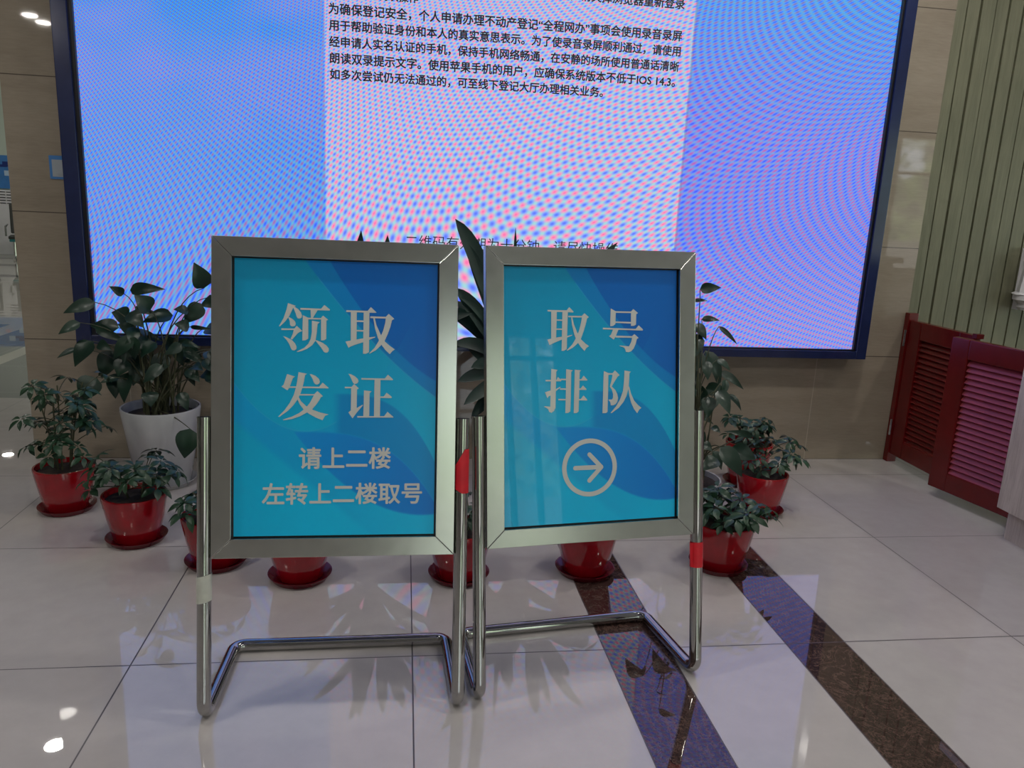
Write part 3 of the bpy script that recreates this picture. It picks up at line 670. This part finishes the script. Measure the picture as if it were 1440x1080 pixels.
def pot_parts(t, rt, rb, h, mat, smat, sr, zs=0.006, sh=.022):
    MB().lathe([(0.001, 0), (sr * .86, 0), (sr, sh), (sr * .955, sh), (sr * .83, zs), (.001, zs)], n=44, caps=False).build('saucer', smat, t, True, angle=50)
    th = .009
    z0 = zs + .001; R = lambda z: rb + (rt - rb) * (z - z0) / h
    MB().lathe([(.001, z0), (rb - .006, z0), (rb, z0 + .006), (R(z0 + h * .5) + .002, z0 + h * .5), (rt, z0 + h - .006), (rt - .002, z0 + h), (rt - th, z0 + h), (rt - th - .002, z0 + h - .01), (R(z0 + h * .88) - th - .002, z0 + h * .86), (.001, z0 + h * .86)],
               n=44, caps=False).build('pot', mat, t, True, angle=50)
    MB().lathe([(.001, .012), (rt * .5, .010), (R(z0 + h * .9) - th - .003, 0.0)], c=(0, 0, z0 + h * .89), n=30, caps=False).build('soil', M['soil'], t, True)
    return z0 + h * .89

def schefflera(label, x, y, seed, heads, height, spread, rt=.1175, rb=.083, h=.185, lean=(0, 0), ll=.062, group='red potted scheffleras in front of the screen wall'):
    rng = random.Random(seed)
    t = thing('potted_schefflera', label, 'potted plant', (x, y, 0), rng.uniform(0, 6), group)
    rz = t.rotation_euler[2]; Q = Matrix.Rotation(-rz, 3, 'Z')
    lean = Q @ Vector((lean[0], lean[1], 0))
    zs = pot_parts(t, rt, rb, h, M['red_pot'], M['red_saucer'], .112)
    stems, fol = MB(), MB()
    nst = max(3, heads // 6)
    for s in range(nst):
        a0 = 2 * PI * (s + rng.random() * .6) / nst
        base = Vector((math.cos(a0) * .03, math.sin(a0) * .03, zs))
        top = Vector((math.cos(a0), math.sin(a0), 0)) * spread * rng.uniform(.15, .5) + Vector((0, 0, zs + height * rng.uniform(.6, 1.0))) + lean * rng.uniform(.3, 1)
        ctr = (base + top) / 2 + Vector((rng.uniform(-.02, .02), rng.uniform(-.02, .02), .03))
        sp = bez(base, ctr, top, 8)
        stems.tube(sp, [.0042 - .0002 * i for i in range(9)], 7)
        for k in range(heads // nst + (1 if s < heads % nst else 0)):
            f = .25 + .75 * (k + rng.random() * .5) / max(1, heads // nst)
            p = sp[min(8, int(f * 8))]
            aa = a0 + rng.uniform(-1.9, 1.9) + (PI if rng.random() < .15 else 0)
            pl = spread * rng.uniform(.35, .75) * (1.15 - .4 * f)
            node = p + Vector((math.cos(aa) * pl, math.sin(aa) * pl, rng.uniform(.01, .06) + .02 * f)) + lean * .25 * f
            stems.tube(bez(p, (p + node) / 2 + Vector((0, 0, .02)), node, 4), .0018, 5)
            n = rng.choice((5, 6, 6, 7)); up = (Vector((math.cos(aa) * .55, math.sin(aa) * .55, 1)) + Vector((rng.uniform(-.3, .3), rng.uniform(-.3, .3), 0))).normalized()
            u1 = up.orthogonal().normalized(); u2 = up.cross(u1); ph = rng.random() * 6
            for q in range(n):
                an = ph + 2 * PI * q / n + rng.uniform(-.15, .15)
                dr = (u1 * math.cos(an) + u2 * math.sin(an)); L = ll * rng.uniform(.75, 1.15)
                s0 = node + dr * .008
                e0 = node + dr * L - up * L * rng.uniform(.15, .55)
                leaf_blade(fol, s0, e0, L * .43, up, sag=.10, fold=.18, nl=5, kind='leaflet')
    stems.build('stems', M['stem'], t, True); fol.build('foliage', M['leaf'], t, True, angle=80)
    return t

schefflera('tall bushy schefflera in a red glazed pot, farthest left by the pillar edge', -1.39, 3.319, 11, 40, .37, .19, lean=(.02, 0), ll=.056)
schefflera('low spreading schefflera in a red pot before the large white pot', -1.012, 2.997, 5, 24, .13, .17, lean=(0, 0), ll=.062)
schefflera('red pot with small schefflera half hidden behind the left post of the left sign', -.668, 2.785, 8, 9, .06, .11, ll=.06, lean=(-.03, -.03))
schefflera('red pot showing below the middle of the left sign', -.353, 2.658, 9, 10, .10, .11, ll=.06)
schefflera('red pot showing between the two signs behind their inner posts', .214, 2.641, 10, 10, .10, .11, ll=.06)
schefflera('red pot showing below the right sign at the dark strip', .69, 2.662, 12, 10, .10, .11, ll=.06)
schefflera('red pot with dense schefflera beside the red taped post of the right sign', 1.225, 2.683, 13, 32, .08, .16, rt=.125, rb=.09, lean=(.05, -.06), ll=.06)
schefflera('red pot with schefflera trailing to the right on the open floor', 1.641, 3.228, 14, 22, .10, .13, lean=(.11, .03), ll=.055)
schefflera('red pot with small schefflera nearest the marble wall on the right', 1.74, 3.60, 15, 18, .13, .11, ll=.06, h=.215, lean=(0, .02))

def leaf_plant(name, label, cat, loc, rt, rb, h, leaves, seed, sr, fill=()):
    t = thing(name, label, cat, loc)
    rng = random.Random(seed); o = Vector(loc)
    zs = pot_parts(t, rt, rb, h, M['white_pot'], M['white_pot'], sr, sh=.025)
    st, fo = MB(), MB()
    leaves = list(leaves)
    if fill:
        n, x0, x1, y0, y1, z0, z1 = fill
        for k in range(n):
            p = Vector((rng.uniform(x0, x1), rng.uniform(y0, y1), rng.uniform(z0, z1))); L = rng.uniform(.08, .13)
            dx = (p.x - (x0 + x1) / 2) * 2.2 + rng.uniform(-.4, .4)
            q = p + Vector((dx, rng.uniform(-.5, .1), rng.uniform(-1.1, .1))).normalized() * L
            leaves.append((*p, *q, L * rng.uniform(.42, .55)))
    for bx, by, bz, tx, ty, tz, w in leaves:
        B = Vector((bx, by, bz)) - o; T = Vector((tx, ty, tz)) - o; w *= 1.28
        fac = Vector((rng.uniform(-.5, .5), -1, rng.uniform(.1, .9)))
        leaf_blade(fo, B, T, w, fac, sag=.10, fold=.22, nl=10)
        a = rng.random() * 2 * PI; r = rng.uniform(.0, rt * .5)
        S = Vector((math.cos(a) * r, math.sin(a) * r, zs))
        hgt = max(B.z, zs + .03)
        mid = Vector((S.x * .7 + B.x * .3, S.y * .7 + B.y * .3, zs + (hgt - zs) * .85 + .04))
        st.tube(bez(S, mid, B, 10), [.0042 - .00025 * i for i in range(11)], 7)
    st.build('stems', M['stem'], t, True); fo.build('foliage', M['heart_leaf'], t, True, angle=80)
    return t
leaf_plant('heart_leaf_plant', 'large broad-leaved plant in a tall white pot left of the left sign', 'potted plant',
           (-1.09, 3.64, 0), .172, .118, .36, LEFT_LEAVES, 3, .142, (24, -1.28, -.84, 3.52, 3.74, .47, .74))
leaf_plant('heart_leaf_plant', 'broad drooping-leaved plant in a low white pot partly behind the right sign', 'potted plant',
           (1.25, 3.15, 0), .15, .11, .19, RIGHT_LEAVES, 4, .125, (16, 1.12, 1.36, 3.08, 3.30, .30, .80))

def dracaena(label, loc, seed, hand, nrand, zmax):
    t = thing('potted_dracaena', label, 'potted plant', loc)
    rng = random.Random(seed)
    zs = pot_parts(t, .15, .11, .26, M['white_pot'], M['white_pot'], .135, sh=.025)
    st, fo = MB(), MB(); zc = .58
    crowns = [Vector((-.06, .02, zc)), Vector((.07, -.02, zc + .06)), Vector((.01, .05, zc - .12))]
    for c in crowns: st.tube(bez((c.x * .3, c.y * .3, zs), (c.x * .5, c.y * .5, zc * .7), c, 6), .014, 10)
    def strap(c, tip, w, droop):
        tip = Vector(tip); n = 12
        mid = c.lerp(tip, .5) + Vector((0, 0, droop))
        pts = bez(c, mid, tip, n)
        vs = []
        for i, p in enumerate(pts):
            d = (pts[min(n, i + 1)] - pts[max(0, i - 1)]).normalized()
            s = d.cross(Vector((.15, -1, .35))).normalized(); q = i / n
            ww = w / 2 * (min(1, .35 + q * 1.3)) * (1 - q ** 7) + .0006
            nn = s.cross(d)
            vs += [p - s * ww + nn * ww * .25, p, p + s * ww + nn * ww * .25]
        fo.add(vs, [(3 * i + k, 3 * i + k + 1, 3 * i + k + 4, 3 * i + k + 3) for i in range(n) for k in (0, 1)])
    o = Vector(loc)
    for tx, ty, tz, w, dr in hand:
        T = Vector((tx, ty, tz)) - o
        strap(min(crowns, key=lambda c: (c.xy - T.xy).length), T, w, dr)
    for k in range(nrand):
        a = 2 * PI * k / nrand + rng.uniform(-.2, .2); el = rng.uniform(.1, 1.3); L = rng.uniform(.40, .62)
        c = crowns[k % 3]
        T = c + Vector((math.cos(a) * math.cos(el) * L * .8, math.sin(a) * math.cos(el) * L * .45, math.sin(el) * L))
        T.z = min(T.z, zmax); T.y = min(T.y, .25)
        strap(c, T, rng.uniform(.05, .078), rng.uniform(.03, .10))
    st.build('stems', M['bark'], t, True); fo.build('foliage', M['strap_leaf'], t, True, angle=80)
dracaena('dark strap-leaved dracaena behind the left sign, leaf tips above its top edge', (-.16, 3.48, 0), 21,
         [(-.186, 3.5, 1.196, .055, .05), (-.073, 3.5, 1.18, .055, .05), (.30, 3.42, .86, .05, .08), (.27, 3.46, .70, .05, .1)], 24, 1.11)
dracaena('dark strap-leaved dracaena behind the right sign, seen in the gap between the signs', (.56, 3.50, 0), 22,
         [(.215, 3.46, 1.262, .085, .16), (.262, 3.47, 1.17, .07, .06), (.485, 3.5, 1.235, .022, .03), (.952, 3.5, 1.187, .05, .12), (.78, 3.5, 1.165, .04, .08),
          (.23, 3.45, .965, .05, .10), (.20, 3.47, .86, .06, .09), (.24, 3.40, .93, .035, .12), (.22, 3.42, .72, .06, .1), (.30, 3.40, .62, .06, .06), (.24, 3.38, .56, .06, .04), (.27, 3.36, .46, .06, .02), (.36, 3.34, .42, .07, .02), (.31, 3.42, .38, .06, .02), (.38, 3.40, .50, .07, .02)], 24, 1.11)

# ------------------------------------------------------------------ red louvred gates, counter
def louvre_gate(label, p0, p1, z0, z1, slat_mat, th=.04):
    """panel from p0 to p1 (x, y); built along its own x axis"""
    d = Vector((p1[0] - p0[0], p1[1] - p0[1])); L = d.length; rz = math.atan2(d.y, d.x)
    t = thing('louvre_gate', label, 'gate', (p0[0], p0[1], 0), rz, 'red louvred gates')
    s = .10; rl = .095; h2 = th / 2
    for a, c in ((0, s), (L - s, L)): MB().box(a, c, -h2, h2, z0, z1).build('stile', M['red_paint'], t, bevel=.005)
    for a, c in ((z0, z0 + rl), (z1 - rl, z1)): MB().box(s - .001, L - s + .001, -h2 * .98, h2 * .98, a, c).build('rail', M['red_paint'], t, bevel=.005)
    n = 20; zz0, zz1 = z0 + rl, z1 - rl
    for k in range(n):
        zc = zz0 + (zz1 - zz0) * (k + .5) / n; hh = .0195
        mb = MB(); R = Matrix.Translation((0, 0, zc)) @ Matrix.Rotation(math.radians(SLAT), 4, 'X')
        mb.box(s - .004, L - s + .004, -hh, hh, -.0032, .0032, 0, R)
        mb.build('slat', slat_mat, t)
    return t, L
SLAT = 56
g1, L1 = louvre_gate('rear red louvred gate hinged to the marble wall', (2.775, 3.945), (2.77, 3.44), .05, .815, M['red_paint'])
b = MB(); b.box(-.042, -.004, -.028, .028, 0, .852); b.build('post', M['red_paint'], g1, bevel=.003)
b = MB(); b.box(L1 - .012, L1 + .02, -.0205, .0205, .80, .824); b.build('end_block', M['red_paint'], g1, bevel=.003)
for zc in (.715, .205):
    b = MB(); b.tube([(-.006, -.034, zc - .045), (-.006, -.034, zc + .045)], .0065, 10); b.build('hinge', M['chrome'], g1, True)
louvre_gate('front red louvred gate beside the oak counter', (2.654, 3.44), (2.752, 2.955), .05, .808, M['slat_sheen'])

ct = thing('counter', 'pale oak service counter cut off by the right photo edge', 'counter', (2.59, 2.92, 0))
b = MB(); b.box(0, .75, -2.4, 0, .138, 1.06); b.build('body', M['oak'], ct, bevel=.002)
b = MB(); b.box(.045, .70, -2.35, -.02, 0, .137); b.build('plinth', M['oak'], ct)
b = MB(); b.box(-.03, .80, -2.43, .03, 1.061, 1.10); b.build('worktop', M['white'], ct, bevel=.003)

orn = thing('wall_lantern', 'white moulded lantern on the planks at the right photo edge', 'lamp', (3.445, 3.93, .887))
MB().lathe([(.02, 0), (.05, .004), (.062, .02), (.055, .035), (.072, .05), (.088, .06), (.088, .085)], n=28).build('base', M['white'], orn, True)
MB().lathe([(.10, .0855), (.104, .09), (.08, .10)], n=6).build('drip_plate', M['white'], orn)
MB().lathe([(.078, .1005), (.06, .27)], n=6).build('shade', M['white'], orn)
MB().lathe([(.075, .2705), (.05, .30), (.012, .34)], n=6).build('cap', M['white'], orn)
b = MB(); b.box(-.03, .03, .0555, .089, .0, .34); b.build('wall_plate', M['white'], orn)

# ------------------------------------------------------------------ notice on the pillar, hall beyond
nt_ = thing('wall_notice', 'small blue bordered notice on the marble left of the screen', 'notice', (-1.565, 3.99, 1.405))
b = MB(); b.box(-.056, .056, -.006, -.0005, -.052, .052); b.build('backing', M['notice'], nt_)
b = MB(); b.box(-.044, .044, -.0075, -.006, -.042, .034); b.build('card', M['card'], nt_)
for zz, w in ((-.030, .026), (-.036, .020)):
    b = MB(); b.box(-w, w, -.0082, -.0075, zz - .0012, zz + .0012); b.build('print', M['grey_print'], nt_)

pb = thing('wall_poster', 'blue poster on the far hall wall left of the pillar', 'poster', (-7.9, 16.2, 1.495))
b = MB(); b.box(-.85, .85, -.03, -.001, -.30, .30); b.build('panel', M['notice'], pb)
rng = random.Random(2)
pm = [plain('poster_cyan', (.05, .40, .75), .4), plain('poster_navy', (.01, .03, .18), .4), plain('poster_pale', (.45, .6, .75), .4), plain('poster_red', (.5, .05, .1), .4)]
for k in range(16):
    b = MB()
    a = rng.uniform(-.75, .75); c = rng.uniform(-.24, .24); w = rng.uniform(.03, .1); h = rng.uniform(.012, .05)
    y = -.031 - k * .0002
    b.box(a - w, a + w, y - .0002, y, c - h, c + h)
    b.build('print', pm[k % 4], pb)

cb = thing('vent_cabinet', 'pale cabinet with black vent slots under the blue poster', 'cabinet', (-7.9, 16.0, 0))
b = MB(); b.box(-.85, .85, -.18, .19, 0, 1.17); b.build('body', M['white'], cb, bevel=.01)
for xx in (-.7, -.45, .40, .62, .74):
    for k in range(5):
        b = MB(); b.box(xx - .05, xx + .05, -.184, -.178, .93 + k * .05, .945 + k * .05); b.build('vent_slot', M['black'], cb)

for i, (x, lab) in enumerate(((-7.32, 'left dark waiting seat with teal cushion in the hall beyond the pillar'), (-6.52, 'right dark waiting seat nearest the pillar edge in the hall'))):
    t = thing('waiting_chair', lab, 'chair', (x, 14.9, 0), .35, 'dark waiting chairs in the hall')
    b = MB(); b.box(-.26, .26, -.25, .22, .37, .42); b.build('seat', M['dark_seat'], t, bevel=.01)
    b = MB(); b.box(-.25, .25, -.24, .21, .325, .369); b.build('cushion', M['teal'], t, bevel=.01)
    b = MB(); b.box(-.25, .25, .0, .045, 0, .52, 0, Matrix.Translation((0, .18, .45)) @ Matrix.Rotation(-.22, 4, 'X')); b.build('backrest', M['dark_seat'], t, bevel=.02)
    for s in (-1, 1):
        MB().tube(fillet([(s * .29, .2, .6), (s * .29, -.22, .58), (s * .29, -.24, .42)], .05), .016, 10).build('armrest', M['chrome'], t, True)
        MB().tube([(s * .2, .0, .325), (s * .2, -.02, .06), (s * .2, -.25, .015)], .02, 10).build('leg', M['chrome'], t, True)
        MB().tube([(s * .2, -.02, .06), (s * .2, .25, .015)], .02, 10).build('leg', M['chrome'], t, True)
